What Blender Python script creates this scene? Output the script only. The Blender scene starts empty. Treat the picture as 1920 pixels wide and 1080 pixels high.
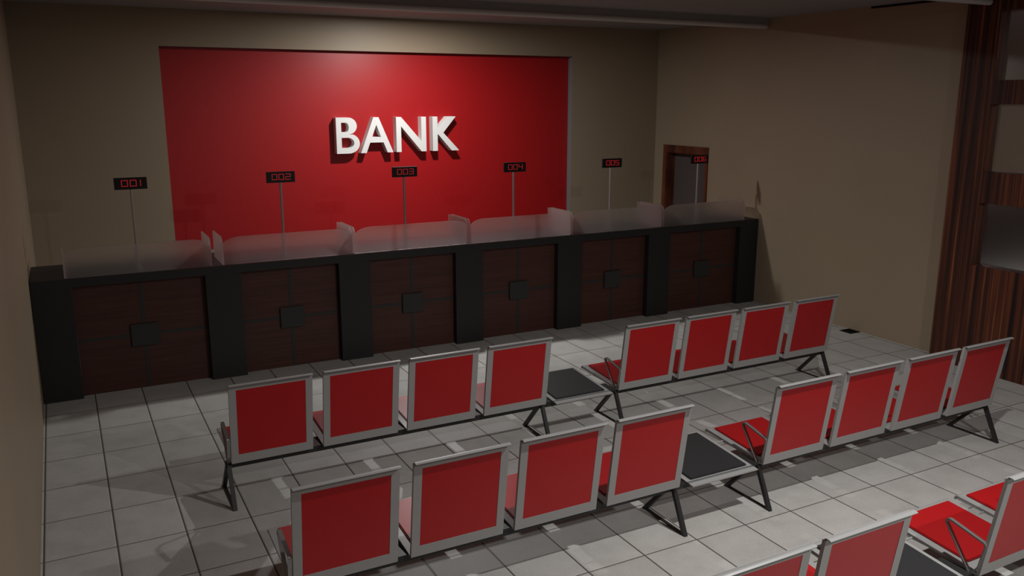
import bpy, bmesh, math
from mathutils import Vector, Matrix
C = bpy.context.scene.collection
PI = math.pi

# ------------------------------------------------------------------ materials
def srgb(r, g, b):
    f = lambda c: (c/255/12.92) if c/255 <= .04045 else ((c/255+.055)/1.055)**2.4
    return (f(r), f(g), f(b), 1)

def mat(name, col, rough=.5, metal=0., spec=.5, trans=0., ior=1.45, emit=None, es=0., coat=0.):
    m = bpy.data.materials.new(name); m.use_nodes = True
    b = m.node_tree.nodes['Principled BSDF']
    b.inputs['Base Color'].default_value = tuple(col)[:3]+(1,)
    b.inputs['Roughness'].default_value = rough
    b.inputs['Metallic'].default_value = metal
    b.inputs['Specular IOR Level'].default_value = spec
    b.inputs['Transmission Weight'].default_value = trans
    b.inputs['IOR'].default_value = ior
    b.inputs['Coat Weight'].default_value = coat
    if emit:
        b.inputs['Emission Color'].default_value = tuple(emit)[:3]+(1,)
        b.inputs['Emission Strength'].default_value = es
    return m

class NT:
    def __init__(s, m): s.t = m.node_tree; s.b = s.t.nodes['Principled BSDF']
    def n(s, kind, **kw):
        x = s.t.nodes.new(kind)
        for k, v in kw.items(): setattr(x, k, v)
        return x
    def l(s, a, b): s.t.links.new(a, b)
    def math(s, op, a, b=None, c=None):
        x = s.n('ShaderNodeMath', operation=op)
        for i, v in enumerate((a, b, c)):
            if v is None: continue
            if isinstance(v, (int, float)): x.inputs[i].default_value = v
            else: s.l(v, x.inputs[i])
        return x.outputs[0]
    def ramp(s, fac, stops):
        r = s.n('ShaderNodeValToRGB'); e = r.color_ramp.elements
        while len(e) < len(stops): e.new(.5)
        for i, (p, c) in enumerate(stops): e[i].position = p; e[i].color = tuple(c)[:3]+(1,)
        s.l(fac, r.inputs[0]); return r.outputs[0]
    def mix(s, fac, a, b):
        x = s.n('ShaderNodeMix', data_type='RGBA')
        if isinstance(fac, (int, float)): x.inputs[0].default_value = fac
        else: s.l(fac, x.inputs[0])
        for i, v in ((6, a), (7, b)):
            if isinstance(v, tuple): x.inputs[i].default_value = v
            else: s.l(v, x.inputs[i])
        return x.outputs[2]

def wall_paint():
    m = mat('beige_paint', (.27, .209, .144), .5, spec=.4); t = NT(m)
    co = t.n('ShaderNodeTexCoord'); no = t.n('ShaderNodeTexNoise')
    no.inputs['Scale'].default_value = 1.1; no.inputs['Detail'].default_value = 4
    t.l(co.outputs['Object'], no.inputs['Vector'])
    t.l(t.ramp(no.outputs['Fac'], [(.3, (.272, .210, .144)), (.7, (.290, .223, .153))]), t.b.inputs['Base Color'])
    n2 = t.n('ShaderNodeTexNoise'); n2.inputs['Scale'].default_value = 180
    t.l(co.outputs['Object'], n2.inputs['Vector'])
    bp = t.n('ShaderNodeBump'); bp.inputs['Strength'].default_value = .04; bp.inputs['Distance'].default_value = .003
    t.l(n2.outputs['Fac'], bp.inputs['Height']); t.l(bp.outputs['Normal'], t.b.inputs['Normal'])
    return m

def floor_tiles():
    m = mat('grey_floor_tile', (.35, .34, .32), .55, spec=.35); t = NT(m)
    co = t.n('ShaderNodeTexCoord'); sp = t.n('ShaderNodeSeparateXYZ'); t.l(co.outputs['Object'], sp.inputs[0])
    TX, TY, GX, GY = .3922, .5235, .0098, .0075
    ux = t.math('DIVIDE', t.math('SUBTRACT', sp.outputs[0], .017), TX)
    uy = t.math('DIVIDE', t.math('ADD', sp.outputs[1], .3464), TY)
    fx, fy = t.math('FLOOR', t.math('ADD', ux, .5)), t.math('FLOOR', t.math('ADD', uy, .5))
    dx = t.math('MULTIPLY', t.math('ABSOLUTE', t.math('SUBTRACT', ux, fx)), TX)   # metres to nearest joint
    dy = t.math('MULTIPLY', t.math('ABSOLUTE', t.math('SUBTRACT', uy, fy)), TY)
    jx = t.math('LESS_THAN', dx, GX/2); jy = t.math('LESS_THAN', dy, GY/2)
    joint = t.math('MAXIMUM', jx, jy)
    # one tone per tile plus cloudy mottling
    cb = t.n('ShaderNodeCombineXYZ'); t.l(t.math('FLOOR', ux), cb.inputs[0]); t.l(t.math('FLOOR', uy), cb.inputs[1])
    wn = t.n('ShaderNodeTexWhiteNoise', noise_dimensions='2D'); t.l(cb.outputs[0], wn.inputs['Vector'])
    off = t.n('ShaderNodeVectorMath', operation='MULTIPLY_ADD'); off.inputs[1].default_value = (7, 7, 7)
    t.l(wn.outputs['Color'], off.inputs[0]); t.l(co.outputs['Object'], off.inputs[2])
    n1 = t.n('ShaderNodeTexNoise'); n1.inputs['Scale'].default_value = 5.5; n1.inputs['Detail'].default_value = 6; n1.inputs['Roughness'].default_value = .62
    t.l(off.outputs[0], n1.inputs['Vector'])
    n2 = t.n('ShaderNodeTexNoise'); n2.inputs['Scale'].default_value = 120; n2.inputs['Detail'].default_value = 3
    t.l(co.outputs['Object'], n2.inputs['Vector'])
    a = t.ramp(n1.outputs['Fac'], [(.25, (.385, .376, .357)), (.5, (.440, .430, .409)), (.78, (.484, .473, .452))])
    g = t.ramp(n2.outputs['Fac'], [(.35, (.90, .90, .90)), (.65, (1.06, 1.06, 1.06))])
    mx = t.n('ShaderNodeMix', data_type='RGBA', blend_type='MULTIPLY'); mx.inputs[0].default_value = 1
    t.l(a, mx.inputs[6]); t.l(g, mx.inputs[7])
    tv = t.math('ADD', t.math('MULTIPLY', wn.outputs['Value'], .08), .96)
    sc = t.n('ShaderNodeVectorMath', operation='SCALE'); t.l(mx.outputs[2], sc.inputs[0]); t.l(tv, sc.inputs['Scale'])
    t.l(t.mix(joint, sc.outputs[0], (.085, .076, .064, 1)), t.b.inputs['Base Color'])
    dm = t.math('MINIMUM', t.math('SUBTRACT', dx, GX/2), t.math('SUBTRACT', dy, GY/2))
    h = t.math('MINIMUM', t.math('MAXIMUM', t.math('DIVIDE', dm, .006), 0), 1)
    bp = t.n('ShaderNodeBump'); bp.inputs['Strength'].default_value = .5; bp.inputs['Distance'].default_value = .003
    t.l(h, bp.inputs['Height']); t.l(bp.outputs['Normal'], t.b.inputs['Normal'])
    t.l(t.math('ADD', t.math('MULTIPLY', n1.outputs['Fac'], .2), .42), t.b.inputs['Roughness'])
    return m

def wood(name, axis, stops, sc=9., rough=.4, spec=.4, stretch=.05, detail=6):
    """grain runs along `axis`; stops are (position, colour)"""
    m = mat(name, (.1, .03, .02), rough, spec=spec); t = NT(m)
    co = t.n('ShaderNodeTexCoord'); mp = t.n('ShaderNodeMapping')
    s = [sc, sc, sc]; s['xyz'.index(axis)] = sc*stretch; mp.inputs['Scale'].default_value = s
    t.l(co.outputs['Object'], mp.inputs['Vector'])
    n1 = t.n('ShaderNodeTexNoise'); n1.inputs['Scale'].default_value = 1; n1.inputs['Detail'].default_value = detail
    n1.inputs['Roughness'].default_value = .62; n1.inputs['Distortion'].default_value = .25
    t.l(mp.outputs[0], n1.inputs['Vector'])
    n2 = t.n('ShaderNodeTexNoise'); n2.inputs['Scale'].default_value = .28; n2.inputs['Detail'].default_value = 2
    t.l(mp.outputs[0], n2.inputs['Vector'])
    f = t.math('ADD', t.math('MULTIPLY', n1.outputs['Fac'], .72), t.math('MULTIPLY', n2.outputs['Fac'], .28))
    t.l(t.ramp(f, stops), t.b.inputs['Base Color'])
    return m

M = {}
M['wall'] = wall_paint()
M['floor'] = floor_tiles()
M['ceiling'] = mat('grey_ceiling_paint', (.26, .245, .24), .6, spec=.3)
M['reveal'] = mat('pale_grey_reveal', (.17, .17, .178), .5)
M['red_wall'] = mat('red_gloss_laminate', (.345, .006, .008), .42, spec=.5)
M['letter'] = mat('white_letter', (.68, .67, .66), .5)
M['black'] = mat('black_laminate', (.0185, .0185, .0185), .5, spec=.38)
M['inlay'] = mat('charcoal_inlay', (.029, .031, .030), .5, spec=.35)
M['front_wood'] = wood('dark_mahogany', 'x', [(.3, (.044, .0165, .0125)), (.5, (.064, .0235, .0178)), (.7, (.080, .0300, .0225))], 46, .46, .35, .04)
M['door_wood'] = wood('red_brown_door_wood', 'z', [(.32, (.030, .0085, .005)), (.5, (.105, .029, .014)), (.68, (.17, .050, .022))], 9, .4, .4, .25)
M['rosewood'] = wood('striped_rosewood', 'z', [(.34, (.015, .0085, .0078)), (.45, (.042, .0165, .0125)), (.54, (.090, .028, .0150)), (.66, (.27, .080, .029))], 34, .5, .22, .012)
M['door_leaf'] = mat('grey_brown_door', (.085, .068, .066), .5, spec=.3)
M['glass'] = mat('frosted_glass', (.88, .82, .82), .45, spec=.4, trans=.97, ior=1.25)
def frost(m, k):
    # part of the light passes straight through the thin pane, the rest is scattered by the etched face
    t = NT(m); tr = t.n('ShaderNodeBsdfTransparent'); mx = t.n('ShaderNodeMixShader'); mx.inputs[0].default_value = k
    out = [n for n in m.node_tree.nodes if n.type == 'OUTPUT_MATERIAL'][0]
    t.l(t.b.outputs[0], mx.inputs[1]); t.l(tr.outputs[0], mx.inputs[2]); t.l(mx.outputs[0], out.inputs['Surface'])
frost(M['glass'], .16)
M['mirror'] = mat('dark_satin_mirror', (.62, .61, .62), .16, metal=1)
M['metal'] = mat('silver_powder_coat', (.30, .298, .293), .38, metal=.0, spec=.5)
M['chrome'] = mat('brushed_steel', (.36, .355, .35), .32, metal=.7)
M['pole'] = mat('satin_chrome_pole', (.42, .41, .41), .32, metal=.75)
M['red_pad'] = mat('red_seat_pad', (.37, .0065, .0085), .42, spec=.5)
M['black_pad'] = mat('black_table_pad', (.026, .026, .028), .42, spec=.5)
M['black_steel'] = mat('black_steel', (.022, .021, .021), .42, spec=.45)
M['case'] = mat('black_display_case', (.010, .009, .009), .45, spec=.3)
M['led'] = mat('red_led_segment', (.25, .01, .012), .5, emit=(.75, .03, .035), es=.27)
M['vent'] = mat('black_vent', (.004, .004, .004), .6, spec=.2)
M['bar'] = mat('pale_bar_enamel', (.55, .52, .50), .25, spec=.6)

# ------------------------------------------------------------------ mesh helpers
def bx(bm, x0, x1, y0, y1, z0, z1, bev=0.):
    vs = [bm.verts.new((x, y, z)) for x in (x0, x1) for y in (y0, y1) for z in (z0, z1)]
    F = [(0, 1, 3, 2), (4, 6, 7, 5), (0, 4, 5, 1), (2, 3, 7, 6), (0, 2, 6, 4), (1, 5, 7, 3)]
    fs = [bm.faces.new([vs[i] for i in f]) for f in F]
    if bev:
        es = list({e for f in fs for e in f.edges})
        bmesh.ops.bevel(bm, geom=es, offset=bev, segments=2, affect='EDGES', profile=.5)

def prism(bm, pts, fn, d0, d1):
    """polygon pts (2D) extruded from d0 to d1; fn(u, v, d) -> 3D"""
    a = [bm.verts.new(fn(u, v, d0)) for u, v in pts]; b = [bm.verts.new(fn(u, v, d1)) for u, v in pts]
    n = len(pts)
    bm.faces.new(a); bm.faces.new(list(reversed(b)))
    for i in range(n):
        j = (i+1) % n
        bm.faces.new((a[j], a[i], b[i], b[j]))

def ring_prism(bm, outer, inner, fn, d0, d1):
    """closed band between two outlines with the same number of points"""
    n = len(outer)
    L = [[bm.verts.new(fn(u, v, d)) for u, v in p] for d in (d0, d1) for p in (outer, inner)]
    o0, i0, o1, i1 = L
    for k in range(n):
        j = (k+1) % n
        bm.faces.new((o0[k], o0[j], i0[j], i0[k])); bm.faces.new((o1[j], o1[k], i1[k], i1[j]))
        bm.faces.new((o0[j], o0[k], o1[k], o1[j])); bm.faces.new((i0[k], i0[j], i1[j], i1[k]))

def tube(bm, p0, p1, r, n=16):
    p0, p1 = Vector(p0), Vector(p1); d = (p1-p0).normalized()
    u = d.orthogonal().normalized(); v = d.cross(u)
    R = [[bm.verts.new(p+(u*math.cos(2*PI*k/n)+v*math.sin(2*PI*k/n))*r) for k in range(n)] for p in (p0, p1)]
    for k in range(n):
        j = (k+1) % n; bm.faces.new((R[0][k], R[0][j], R[1][j], R[1][k]))
    bm.faces.new(list(reversed(R[0]))); bm.faces.new(R[1])

def strip(bm, path, th, x0, x1, close=False):
    """flat bar: path of (y, z), thickness th, width from x0 to x1"""
    n = len(path); P = [Vector((0, *p)) for p in path]; X = Vector((1, 0, 0)); rows = []
    for i in range(n):
        a = P[i]-P[i-1] if (i > 0 or close) else P[1]-P[0]
        b = P[(i+1) % n]-P[i] if (i < n-1 or close) else P[-1]-P[-2]
        na, nb = X.cross(a.normalized()), X.cross(b.normalized())
        nn = (na+nb).normalized(); k = 1/max(.5, nn.dot(na)); o = nn*th/2*k
        rows.append([bm.verts.new(P[i]+o+X*x0), bm.verts.new(P[i]+o+X*x1), bm.verts.new(P[i]-o+X*x1), bm.verts.new(P[i]-o+X*x0)])
    for i in range(n if close else n-1):
        A, B = rows[i], rows[(i+1) % n]
        for k in range(4): j = (k+1) % 4; bm.faces.new((A[k], A[j], B[j], B[k]))
    if not close: bm.faces.new(list(reversed(rows[0]))); bm.faces.new(rows[-1])

def arc(cx, cy, r, a0, a1, n=8):
    return [(cx+r*math.cos(math.radians(a0+(a1-a0)*k/n)), cy+r*math.sin(math.radians(a0+(a1-a0)*k/n))) for k in range(n+1)]

def obj(name, bm, m, parent=None, smooth=False, mats=None, loc=None):
    bmesh.ops.recalc_face_normals(bm, faces=bm.faces)
    me = bpy.data.meshes.new(name); bm.to_mesh(me); bm.free()
    for x in (mats or [m]): me.materials.append(x)
    if smooth:
        for p in me.polygons: p.use_smooth = True
        me.set_sharp_from_angle(angle=math.radians(35))
    o = bpy.data.objects.new(name, me); C.objects.link(o)
    if parent: o.parent = parent
    if loc: o.location = loc
    return o

def thing(name, label, cat, loc=(0, 0, 0), group=None):
    o = bpy.data.objects.new(name, None); o.empty_display_size = .1; C.objects.link(o)
    o.location = loc; o['label'] = label; o['category'] = cat
    if group: o['group'] = group
    return o

def tag(o, label, cat, group=None):
    o['label'] = label; o['category'] = cat
    if group: o['group'] = group
    return o

def struct(name, bm, m, parent=None, mats=None, label=None):
    o = obj(name, bm, m, parent, mats=mats)
    if not parent:
        o['kind'] = 'structure'
        if label: o['label'] = label
    return o

B = bmesh.new

# ------------------------------------------------------------------ the room
XR, YB, YF, ZC = 8.31, 2.25, -14.0, 3.605
bm = B(); bx(bm, -.2, XR+.6, YF-.2, YB+.5, -.1, 0)
struct('floor', bm, M['floor'], label='grey rectangular floor tiles with dark joints')
bm = B(); bx(bm, -.2, XR+.6, YF-.2, YB+.5, ZC, ZC+.12)
struct('ceiling', bm, M['ceiling'], label='dim grey ceiling')
bm = B(); bx(bm, -.15, 0, YF, YB+.3, 0, ZC)
struct('wall_left', bm, M['wall'], label='plain beige wall on the left')
bm = B(); bx(bm, -.15, XR+.15, YF-.15, YF, 0, ZC)
struct('wall_front', bm, M['wall'], label='plain beige wall behind the viewer')

# back wall with the shallow recess of the red panel
PX0, PX1, PZ0, PZ1, PY = 1.44, 6.822, .865, 3.2, 2.355
bm = B()
bx(bm, 0, PX0, YB, YB+.25, 0, ZC); bx(bm, PX1, XR, YB, YB+.25, 0, ZC)
bx(bm, PX0, PX1, YB, YB+.25, 0, PZ0); bx(bm, PX0, PX1, YB, YB+.25, PZ1, ZC)
bx(bm, PX0, PX1, PY+.021, YB+.25, PZ0, PZ1)
wb = struct('wall_back', bm, None, mats=[M['wall'], M['reveal']], label='beige back wall behind the teller counter')
for p in wb.data.polygons:                       # the faces that line the recess are pale grey
    c = p.center
    if PX0-.01 <= c.x <= PX1+.01 and PZ0-.01 <= c.z <= PZ1+.01 and abs(p.normal.y) < .5 and c.y > YB+.01: p.material_index = 1
bm = B(); bx(bm, PX0+.002, PX1-.002, PY, PY+.018, PZ0+.002, PZ1-.002)
rp = obj('feature_panel', bm, M['red_wall'])
tag(rp, 'large glossy red panel recessed in the back wall behind the white letters', 'wall panel')

# right wall with the door
DY0, DY1, DZ = 1.085, 1.945, 1.86
bm = B()
bx(bm, XR, XR+.3, YF, DY0, 0, ZC); bx(bm, XR, XR+.3, DY1, YB+.25, 0, ZC); bx(bm, XR, XR+.3, DY0, DY1, DZ, ZC)
struct('wall_right', bm, M['wall'], label='plain beige wall on the right with a door behind the counter')
door = bpy.data.objects.new('door_1', None); C.objects.link(door); door.location = (XR, (DY0+DY1)/2, 0)
door['kind'] = 'structure'; door['label'] = 'brown framed door in the right wall behind the counter'
hw = (DY1-DY0)/2
def yz(u, v, d): return (d, u, v)
bm = B()
prism(bm, [(hw+.078, 0), (hw+.078, DZ+.105), (-hw-.05, DZ+.105), (-hw-.05, 0), (-hw, 0), (-hw, DZ), (hw, DZ), (hw, 0)], yz, -.02, .0)
prism(bm, [(hw, 0), (hw, DZ), (-hw, DZ), (-hw, 0), (-hw+.012, 0), (-hw+.012, DZ-.012), (hw-.012, DZ-.012), (hw-.012, 0)], yz, .0, .22)
obj('door_frame', bm, M['door_wood'], door)
bm = B(); bx(bm, .13, .17, -hw+.013, hw-.013, .004, DZ-.013, .003)
lf = obj('door_leaf', bm, M['door_leaf'], door); lf['label'] = 'plain dark grey-brown door leaf'

# wood panelled partition on the right with square satin mirror panes
WX, WY = 8.13, -2.745
bm = B()
OP = [(1.043, 1.652), (1.951, 2.58), (2.8, 3.42)]; oy1, oy0 = -3.085, -4.28
bx(bm, WX, XR-.002, oy1, WY, 0, ZC); bx(bm, WX, XR-.002, YF, oy0, 0, ZC)
zz = [0]+[v for o in OP for v in o]+[ZC]
for k in range(0, 8, 2): bx(bm, WX, XR-.002, oy0, oy1, zz[k], zz[k+1])
wp = struct('wall_partition', bm, M['rosewood'], label='dark striped rosewood wall panelling with a column of square glass panes')
for z0, z1 in OP:
    bm = B(); bx(bm, WX+.07, WX+.085, oy0, oy1, z0, z1)
    g = obj('glass_pane', bm, M['mirror'], wp); g['label'] = 'satin reflective glass pane set in the rosewood'

# two long rounded bars along the ceiling
def ceiling_bar(y, x0, x1, label):
    t = thing('ceiling_bar', label, 'ceiling fixture', ((x0+x1)/2, y, 3.505), 'long bars under the ceiling')
    h = (x1-x0)/2; R = .031; bm = B(); n = 20; rings = []
    prof = [(-h, .3), (-h+.004, .72), (-h+.016, .94), (-h+.035, 1), (h-.035, 1), (h-.016, .94), (h-.004, .72), (h, .3)]
    for x, k in prof: rings.append([bm.verts.new((x, R*k*math.cos(2*PI*i/n), R*k*math.sin(2*PI*i/n))) for i in range(n)])
    for a, b in zip(rings, rings[1:]):
        for i in range(n): bm.faces.new((a[i], a[(i+1) % n], b[(i+1) % n], b[i]))
    bm.faces.new(rings[0]); bm.faces.new(list(reversed(rings[-1])))
    obj('tube', bm, M['bar'], t, smooth=True)
    bm = B(); bx(bm, -h+.01, h-.01, -.016, .016, .02, ZC-3.505)
    obj('mounting_web', bm, M['ceiling'], t)
    return t
ceiling_bar(.05, .06, 8.285, 'long pale rounded bar under the ceiling, nearer to the red panel')
ceiling_bar(-2.98, .06, 8.115, 'pale rounded ceiling bar ending above the dark wood panelling')
bm = B(); bx(bm, XR-.03, XR-.001, -2.45, -1.5, ZC-.022, ZC-.001)  # thin black strip along the joint of right wall and ceiling
bx(bm, XR-.034, XR-.03, -2.45, -1.5, ZC-.022, ZC-.017)
struct('trim_1', bm, M['vent'], label='thin black strip where the right wall meets the ceiling')

# black floor vent
vt = thing('floor_vent', 'small black vent in the floor tiles at the foot of the right wall', 'vent', (8.225, -1.648, 0))
bm = B(); a, b_ = (-.078, .078), (-.08, .08)
ring_prism(bm, [(a[0], b_[0]), (a[1], b_[0]), (a[1], b_[1]), (a[0], b_[1])], [(a[0]+.012, b_[0]+.012), (a[1]-.012, b_[0]+.012), (a[1]-.012, b_[1]-.012), (a[0]+.012, b_[1]-.012)], lambda u, v, d: (u, v, d), 0, .006)
obj('frame', bm, M['vent'], vt)
bm = B(); bx(bm, -.066, .066, -.068, .068, .0, .0015)
for k in range(7): y = -.06+k*.02; bx(bm, -.066, .066, y-.003, y+.003, .001, .005)
obj('grille', bm, M['vent'], vt)

# ------------------------------------------------------------------ teller counter
PIL = [(0.004, .319), (1.431, 1.754), (2.708, 3.034), (3.989, 4.315), (5.267, 5.597), (6.548, 6.878), (8.0, XR-.004)]
H, HO, CD = 1.1, 1.021, .77
ct = thing('teller_counter', 'long black bank counter with six dark wood fronts along the back of the hall', 'counter', (4.15, 0, 0))
ox = ct.location.x
bm = B(); bx(bm, PIL[0][0]-ox, PIL[-1][1]-ox, 0, CD, HO, H, .0008)
obj('countertop', bm, M['black'], ct)
for x0, x1 in PIL:
    bm = B(); bx(bm, x0-ox, x1-ox, 0, CD-.1, 0, HO-.0002)
    obj('pillar', bm, M['black'], ct)
PANEL_LAB = ['leftmost front', 'second front from left', 'third front from left', 'third front from right', 'second front from right', 'rightmost front']
for k in range(6):
    x0, x1 = PIL[k][1], PIL[k+1][0]; cx = (x0+x1)/2; cz = HO/2
    bm = B(); bx(bm, x0-ox+.001, x1-ox-.001, .08, .12, .002, HO-.002)
    p = obj('front_panel', bm, M['front_wood'], ct); p['label'] = 'dark wood '+PANEL_LAB[k]
    bm = B(); bx(bm, cx-.0165-ox, cx+.0165-ox, .0765, .0805, .003, HO-.003)
    obj('vertical_strip', bm, M['inlay'], p)
    bm = B()
    bx(bm, x0-ox+.002, cx-.0166-ox, .0765, .0805, cz-.0145, cz+.0145); bx(bm, cx+.0166-ox, x1-ox-.002, .0765, .0805, cz-.0145, cz+.0145)
    obj('horizontal_strip', bm, M['inlay'], p)
    bm = B(); bx(bm, cx-.117-ox, cx+.117-ox, .052, .0765, cz-.103, cz+.103, .004)
    obj('centre_plate', bm, M['inlay'], p)

# ------------------------------------------------------------------ frosted screens and number displays
GL = [(.272, 1.508), (1.604, 2.868), (2.892, 4.152), (4.178, 5.447), (5.480, 6.750), (6.785, 8.085)]
CEN = [(a+b)/2 for a, b in GL]; HWID = [(b-a)/2 for a, b in GL]
POLE = [.885, 2.226, 3.508, 4.808, 6.112, 7.436]
ORD = ['in front of the display reading 001', 'in front of the display reading 002', 'in front of the display reading 003',
       'in front of the display reading 004', 'in front of the display reading 005', 'in front of the display reading 006']
for k in range(6):
    t = thing('glass_screen', 'frosted three-sided glass screen '+ORD[k], 'screen', (CEN[k], .03, H), 'frosted glass screens on the counter')
    w, hg, th, r = HWID[k], .262, .012, .18
    cr = lambda sx: [(sx*(w-r+r*math.sin(a)), hg-.09+.09*math.cos(a)) for a in [PI/2*i/10 for i in range(11)]]
    right, left = cr(1), cr(-1)
    pts = [(-w, .001), (w, .001)]+list(reversed(right))+left
    bm = B(); prism(bm, pts, lambda u, v, d: (u, d, v), 0, th)
    obj('front_pane', bm, M['glass'], t)
    for s in (-1, 1):
        rr = .07; c2 = [(.50-0*rr, hg)]  # profile in (y, z)
        top = [(th+.002+rr-rr*math.sin(a), hg-rr+rr*math.cos(a)) for a in [PI/2*i/8 for i in range(9)]]
        pts = [(.50, .001), (.50, hg-.01), (.49, hg)]+top+[(th+.002, .001)]
        xa = s*w; xb = s*(w-th)
        bm = B(); prism(bm, pts, lambda u, v, d: (d, u, v), xb, xa)
        obj('side_pane', bm, M['glass'], t)

SEG = {'0': 'abcdef', '1': 'bc', '2': 'abged', '3': 'abgcd', '4': 'fgbc', '5': 'afgcd', '6': 'afgedc'}
def digit(bm, ch, x, z, w, h, s):
    """seven-segment digit in the x-z plane, lower left corner x, z"""
    m = h/2; R = {'a': (x, x+w, z+h-s, z+h), 'd': (x, x+w, z, z+s), 'g': (x, x+w, z+m-s/2, z+m+s/2),
         'f': (x, x+s, z+m, z+h), 'b': (x+w-s, x+w, z+m, z+h), 'e': (x, x+s, z, z+m), 'c': (x+w-s, x+w, z, z+m)}
    for c in SEG[ch]:
        a = R[c]
        bx(bm, a[0], a[1], -.0045, -.001, a[2], a[3])
SW, SH, SD = .274, .106, .032
LAB = ['before the beige wall', 'left of the BANK letters', 'below the BANK letters', 'right of the BANK letters', 'before the beige wall', 'before the brown door']
for k in range(6):
    n = '00%d' % (k+1)
    t = thing('number_display', 'black number display on thin pole reading %s, %s' % (n, LAB[k]), 'display', (POLE[k], .22, H), 'teller number displays')
    zb = 1.834-H
    bm = B(); tube(bm, (0, 0, .012), (0, 0, zb+.03), .0115, 18)
    obj('pole', bm, M['pole'], t, smooth=True)
    bm = B(); tube(bm, (0, 0, .0), (0, 0, .012), .024, 24)
    obj('base_disc', bm, M['pole'], t, smooth=True)
    bm = B(); bx(bm, -SW/2, SW/2, -.02-SD/2, -.02+SD/2-.012, zb, zb+SH, .002)
    cs = obj('display_case', bm, M['case'], t)
    x0 = -SW/2; yf = -.02-SD/2
    for i, ch in enumerate(n):
        if k == 0: px, dw = x0+SW*(.215, .477, .62)[i], SW*(.205, .205, .19)[i]
        else: px, dw = x0+SW*(.185+.238*i), SW*.188
        bm = B(); digit(bm, ch, px, zb+.0265, dw, SH*.55, .006)
        dg = obj('digit', bm, M['led'], cs); dg.location = (0, yf+.001, 0); dg['label'] = 'glowing red digit '+ch

# ------------------------------------------------------------------ BANK letters
sg = thing('letter_sign', 'raised white letters spelling BANK mounted on the red panel', 'sign', (4.2, PY, 1.96))
YFR, YBK = 2.24-PY, 0.0
KS = (2.24+8.186)/(2.2+8.186)
def lx(x): return .33+(x-.33)*KS-4.2
def lz(z): return 2.641+(z-2.641)*KS-1.96
def holed(outer, holes, lab):
    """outline with holes, triangulated with a flat front and back and straight walls"""
    bm = B(); loops = []
    edges = []
    for lp in [outer]+holes:
        vs = [bm.verts.new((lx(x), YFR, lz(z))) for x, z in lp]
        loops.append(vs)
        for i in range(len(vs)): edges.append(bm.edges.new((vs[i], vs[(i+1) % len(vs)])))
    r = bmesh.ops.triangle_fill(bm, edges=edges, use_beauty=True, normal=(0, -1, 0))
    fs = [g for g in r['geom'] if isinstance(g, bmesh.types.BMFace)]
    ex = bmesh.ops.extrude_face_region(bm, geom=fs, use_keep_orig=True)
    bmesh.ops.translate(bm, verts=[v for v in ex['geom'] if isinstance(v, bmesh.types.BMVert)], vec=(0, YBK-YFR, 0))
    o = obj('letter', bm, M['letter'], sg); o['label'] = 'letter '+lab
    return o
zT, z0 = 2.401, 1.961
def halfell(cx, zc, rx, rz, n=14): return [(cx+rx*math.cos(a), zc+rz*math.sin(a)) for a in [PI/2-PI*i/n for i in range(n+1)]]
# B
up_o = halfell(3.545, 2.2985, .110, .1025); lo_o = halfell(3.545, 2.083, .142, .122)
outer = [(3.39, z0), (3.39, zT)]+up_o+[p for p in lo_o if p[1] < 2.196]
hu = [(3.455, 2.223), (3.455, 2.339)]+halfell(3.515, 2.281, .036, .058, 10)
hl = [(3.455, 2.026), (3.455, 2.155)]+halfell(3.540, 2.0905, .075, .0645, 10)
holed(outer, [hu, hl], 'B')
# A
holed([(3.698, z0), (3.872, zT), (3.941, zT), (4.126, z0), (4.049, z0), (3.998, 2.089), (3.821, 2.089), (3.770, z0)], [[(3.849, 2.157), (3.967, 2.157), (3.908, 2.308)]], 'A')
# N
holed([(4.172, z0), (4.172, zT), (4.240, zT), (4.515, 2.092), (4.515, zT), (4.581, zT), (4.581, z0), (4.513, z0), (4.237, 2.285), (4.237, z0)], [], 'N')
# K
holed([(4.673, z0), (4.673, zT), (4.741, zT), (4.741, 2.249), (4.884, zT), (5.001, zT), (4.822, 2.194), (5.046, z0), (4.939, z0), (4.747, 2.176), (4.741, 2.170), (4.741, z0)], [], 'K')

# ------------------------------------------------------------------ waiting benches
SX = [(1.181, 1.629), (1.795, 2.243), (2.409, 2.857), (3.025, 3.474), (4.258, 4.710), (4.874, 5.326), (5.494, 5.946), (6.112, 6.566)]
LEG = [1.122, 3.512, 4.213, 6.604]
BX = 3.862
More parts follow.
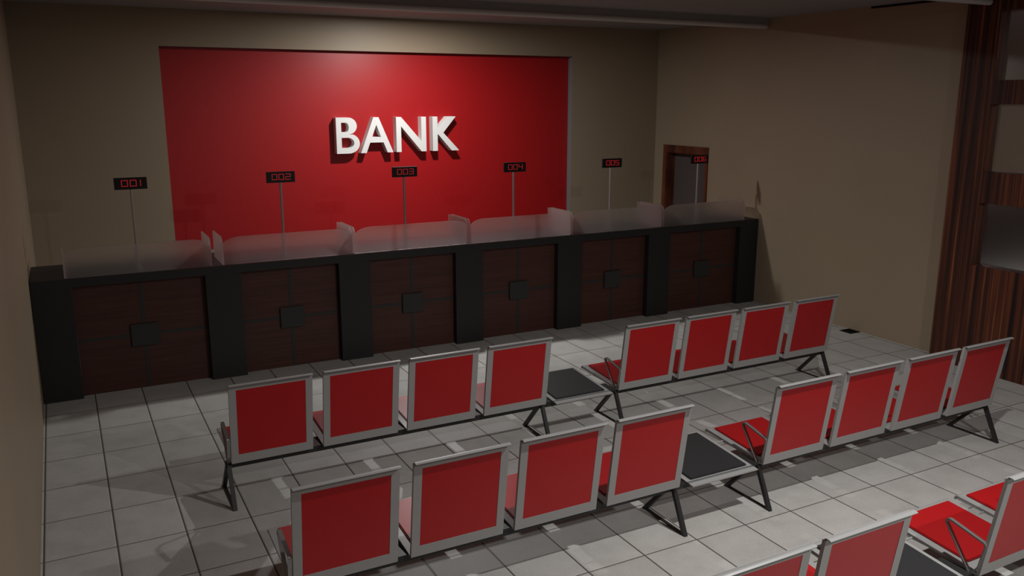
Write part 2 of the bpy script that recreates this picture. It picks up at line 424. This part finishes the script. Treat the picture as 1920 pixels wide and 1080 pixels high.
# back plane runs through (y 0, z .351) and (y -.067, z .816)
bdir = Vector((-.0674, .4651)).normalized()
def bpt(s, d=0.): # s metres up the back from the lower edge of the red pad, d forward
    return (bdir.x*s+bdir.y*d, .351+bdir.y*s-bdir.x*d)
RH = .47
def make_bench(label):
    t = thing('waiting_bench', label, 'bench', (BX, -2.749, 0), 'rows of red waiting chairs')
    bm = B(); bx(bm, LEG[0]-BX-.02, LEG[3]-BX+.02, .055, .100, .243, .285, .003)
    gaps = [(SX[i][1]+SX[i+1][0])/2 for i in (0, 1, 2, 4, 5, 6)]+[3.55, 4.165]
    for g in gaps: bx(bm, g-BX-.052, g-BX+.052, .05, .215, .272, .289, .001)
    obj('beam', bm, M['black_steel'], t)
    bm = B(); tube(bm, (SX[0][0]-BX, .40, .312), (SX[3][1]-BX, .40, .312), .005, 10); tube(bm, (SX[3][1]-BX-.01, .40, .312), (SX[4][0]-BX+.01, .40, .312), .005, 10)
    tube(bm, (SX[4][0]-BX, .40, .312), (SX[7][1]-BX, .40, .312), .005, 10)
    obj('seat_rail', bm, M['metal'], t, smooth=True)
    def pan(bm, x0, x1):
        # seat sheet with turned-down front and flanged sides
        zs = lambda y: .300+.083*(y-.11)
        path = [(.012, zs(.012)), (.10, zs(.10)), (.565, zs(.565))]+[(.565+.016*math.sin(a), zs(.565)-.016+.016*math.cos(a)) for a in [PI/2*i/5 for i in range(1, 6)]]+[(.580, zs(.565)-.024)]
        strip(bm, path, .008, x0, x1)
        for xa, xb in ((x0, x0+.006), (x1-.006, x1)):
            prism(bm, [(.02, zs(.02)), (.565, zs(.565)), (.565, zs(.565)-.018), (.02, zs(.02)-.004)], lambda u, v, d: (d, u, v), xa, xb)
        return zs
    def pad(x0, x1, y0, y1, zs, r=.012, off=.004):
        bm = B(); h = .012
        s = math.hypot(1, .083)
        P = lambda x, y, d: (x, y-.083*d, zs(y)+off+d)
        vs = {}
        for i, x in enumerate((x0, x1)):
            for j, y in enumerate((y0, y1)):
                for k, d in enumerate((0, h)): vs[i, j, k] = bm.verts.new(P(x, y, d))
        for f in (((0,0,0),(0,1,0),(1,1,0),(1,0,0)), ((0,0,1),(1,0,1),(1,1,1),(0,1,1)), ((0,0,0),(1,0,0),(1,0,1),(0,0,1)), ((0,1,0),(0,1,1),(1,1,1),(1,1,0)), ((0,0,0),(0,0,1),(0,1,1),(0,1,0)), ((1,0,0),(1,1,0),(1,1,1),(1,0,1))):
            bm.faces.new([vs[q] for q in f])
        bmesh.ops.bevel(bm, geom=[e for e in bm.edges], offset=.005, segments=2, affect='EDGES')
        return bm
    for x0, x1 in SX:
        x0 -= BX; x1 -= BX; fx0, fx1 = x0-.046, x1+.046
        bm = B(); zs = pan(bm, fx0, fx1)
        # back frame: a flat ring with a square opening and a lip rolled over at the top
        fn = lambda u, v, d: (u, *bpt(v, d))
        ring_prism(bm, [(fx0, -.062), (fx1, -.062), (fx1, RH+.032), (fx0, RH+.032)], [(x0, 0), (x1, 0), (x1, RH), (x0, RH)], fn, -.0, .018)
        ty, tz = bpt(RH+.030, .009)
        lip = [(ty, tz-.003), (ty-.001, tz+.004), (ty-.006, tz+.009), (ty-.014, tz+.011), (ty-.026, tz+.010), (ty-.034, tz+.006)]
        strip(bm, lip, .005, fx0, fx1)
        st = obj('seat', bm, M['metal'], t, smooth=True)
        bm = B(); ring = [(x0+.0005, .0005), (x1-.0005, .0005), (x1-.0005, RH-.0005), (x0+.0005, RH-.0005)]
        prism(bm, ring, fn, .0015, .024)
        obj('back_pad', bm, M['red_pad'], st)
        obj('seat_pad', pad(x0, x1, .105, .545, zs), M['red_pad'], st)
    tx0, tx1 = 3.595-BX, 4.132-BX
    bm = B(); zs = pan(bm, tx0, tx1)
    strip(bm, [(-.028, zs(-.028)), (.03, zs(.03))], .008, tx0, tx1); 
    tb = obj('table', bm, M['metal'], t)
    tb['label'] = 'low black-topped side table between the two groups of seats'
    obj('table_pad', pad(tx0+.036, tx1-.036, .038, .538, zs), M['black_pad'], tb)
    for lx in LEG:
        x = lx-BX
        for foot, top in (((-.071, .0), (.058, .272)), ((.337, .0), (.082, .276))):
            bm = B(); w = .013
            d = Vector((top[0]-foot[0], top[1]-foot[1])).normalized(); nrm = Vector((d.y, -d.x))
            k = w/abs(nrm.x)    # half width measured along the floor
            P = [(foot[0]-k, 0), (foot[0]+k, 0), (top[0]+nrm.x*w*abs(1), top[1]+nrm.y*w), (top[0]-nrm.x*w, top[1]-nrm.y*w)]
            prism(bm, P, lambda u, v, d_: (d_, u, v), x-.0135, x+.0135)
            obj('leg', bm, M['black_steel'], t)
        bm = B(); bx(bm, x-.010, x+.010, -.050, .315, .0, .009)
        obj('foot_bar', bm, M['black_steel'], t)
        # armrest: flat bar bent to a triangle
        A0, A1, A2, A3 = Vector((.062, .283)), Vector((.236, .528)), Vector((-.008, .473)), Vector((.018, .335))
        def fil(p, q, r_, rad, n=6):
            a, b = (p-q).normalized(), (r_-q).normalized(); ang = a.angle(b); L_ = rad/math.tan(ang/2)
            c = q+(a+b).normalized()*rad/math.sin(ang/2)
            s0, s1 = q+a*L_-c, q+b*L_-c
            a0 = math.atan2(s0.y, s0.x); a1 = math.atan2(s1.y, s1.x); da = (a1-a0+PI) % (2*PI)-PI
            return [(c.x+rad*math.cos(a0+da*i/n), c.y+rad*math.sin(a0+da*i/n)) for i in range(n+1)]
        path = [tuple(A0)]+fil(A0, A1, A2, .018)+fil(A1, A2, A3, .014)+fil(A2, A3, Vector((.058, .275)), .03)+[(.058, .275)]
        bm = B(); strip(bm, path, .0085, x-.0105, x+.0105)
        obj('armrest', bm, M['chrome'], t, smooth=True)
    return t
def dup(root, loc, label):
    r = root.copy(); C.objects.link(r); r.location = loc; r['label'] = label
    for ch in list(root.children):
        c = ch.copy(); C.objects.link(c); c.parent = r
        for g in list(ch.children):
            d = g.copy(); C.objects.link(d); d.parent = c
    return r
b1 = make_bench('row of red chairs with side table standing nearest the teller counter')
b2 = dup(b1, (BX, -4.393, 0), 'middle of the three rows of red chairs, its left end cropped at the bottom')
b3 = dup(b1, (BX, -5.896, 0), 'row of red chairs nearest the camera, mostly cut off at the bottom right')

# ------------------------------------------------------------------ light
def downlight(x, y, z, power, size, col=(1, .985, .96)):
    L = bpy.data.lights.new('ceiling_lamp', 'AREA'); L.shape = 'ELLIPSE'; L.size, L.size_y = size; L.energy = power; L.color = col
    o = bpy.data.objects.new('ceiling_lamp', L); C.objects.link(o); o.location = (x, y, z); return o
for x, y, z, watt, size in ((4.12, .80, 3.585, 98, (.10, .15)), (4.05, -5.75, 3.55, 86, (.10, .10)), (4.05, -8.5, 3.55, 106, (.12, .12))):
    downlight(x, y, z, watt, size)

w = bpy.data.worlds.new('World'); bpy.context.scene.world = w; w.use_nodes = True
w.node_tree.nodes['Background'].inputs[0].default_value = (.05, .05, .05, 1)

# ------------------------------------------------------------------ camera
cd = bpy.data.cameras.new('Camera'); cam = bpy.data.objects.new('Camera', cd); C.objects.link(cam)
cam.location = (.33, -8.186, 2.6408)
cam.rotation_euler = (PI/2-.2207, 0, -.4877)
cd.sensor_width = 36; cd.lens = 36*1590.73/1920; cd.clip_start = .05
S = bpy.context.scene; S.camera = cam
S.view_settings.view_transform = 'Standard'; S.view_settings.look = 'None'
S.view_settings.exposure = 0; S.view_settings.gamma = 1; S.view_settings.use_curve_mapping = False
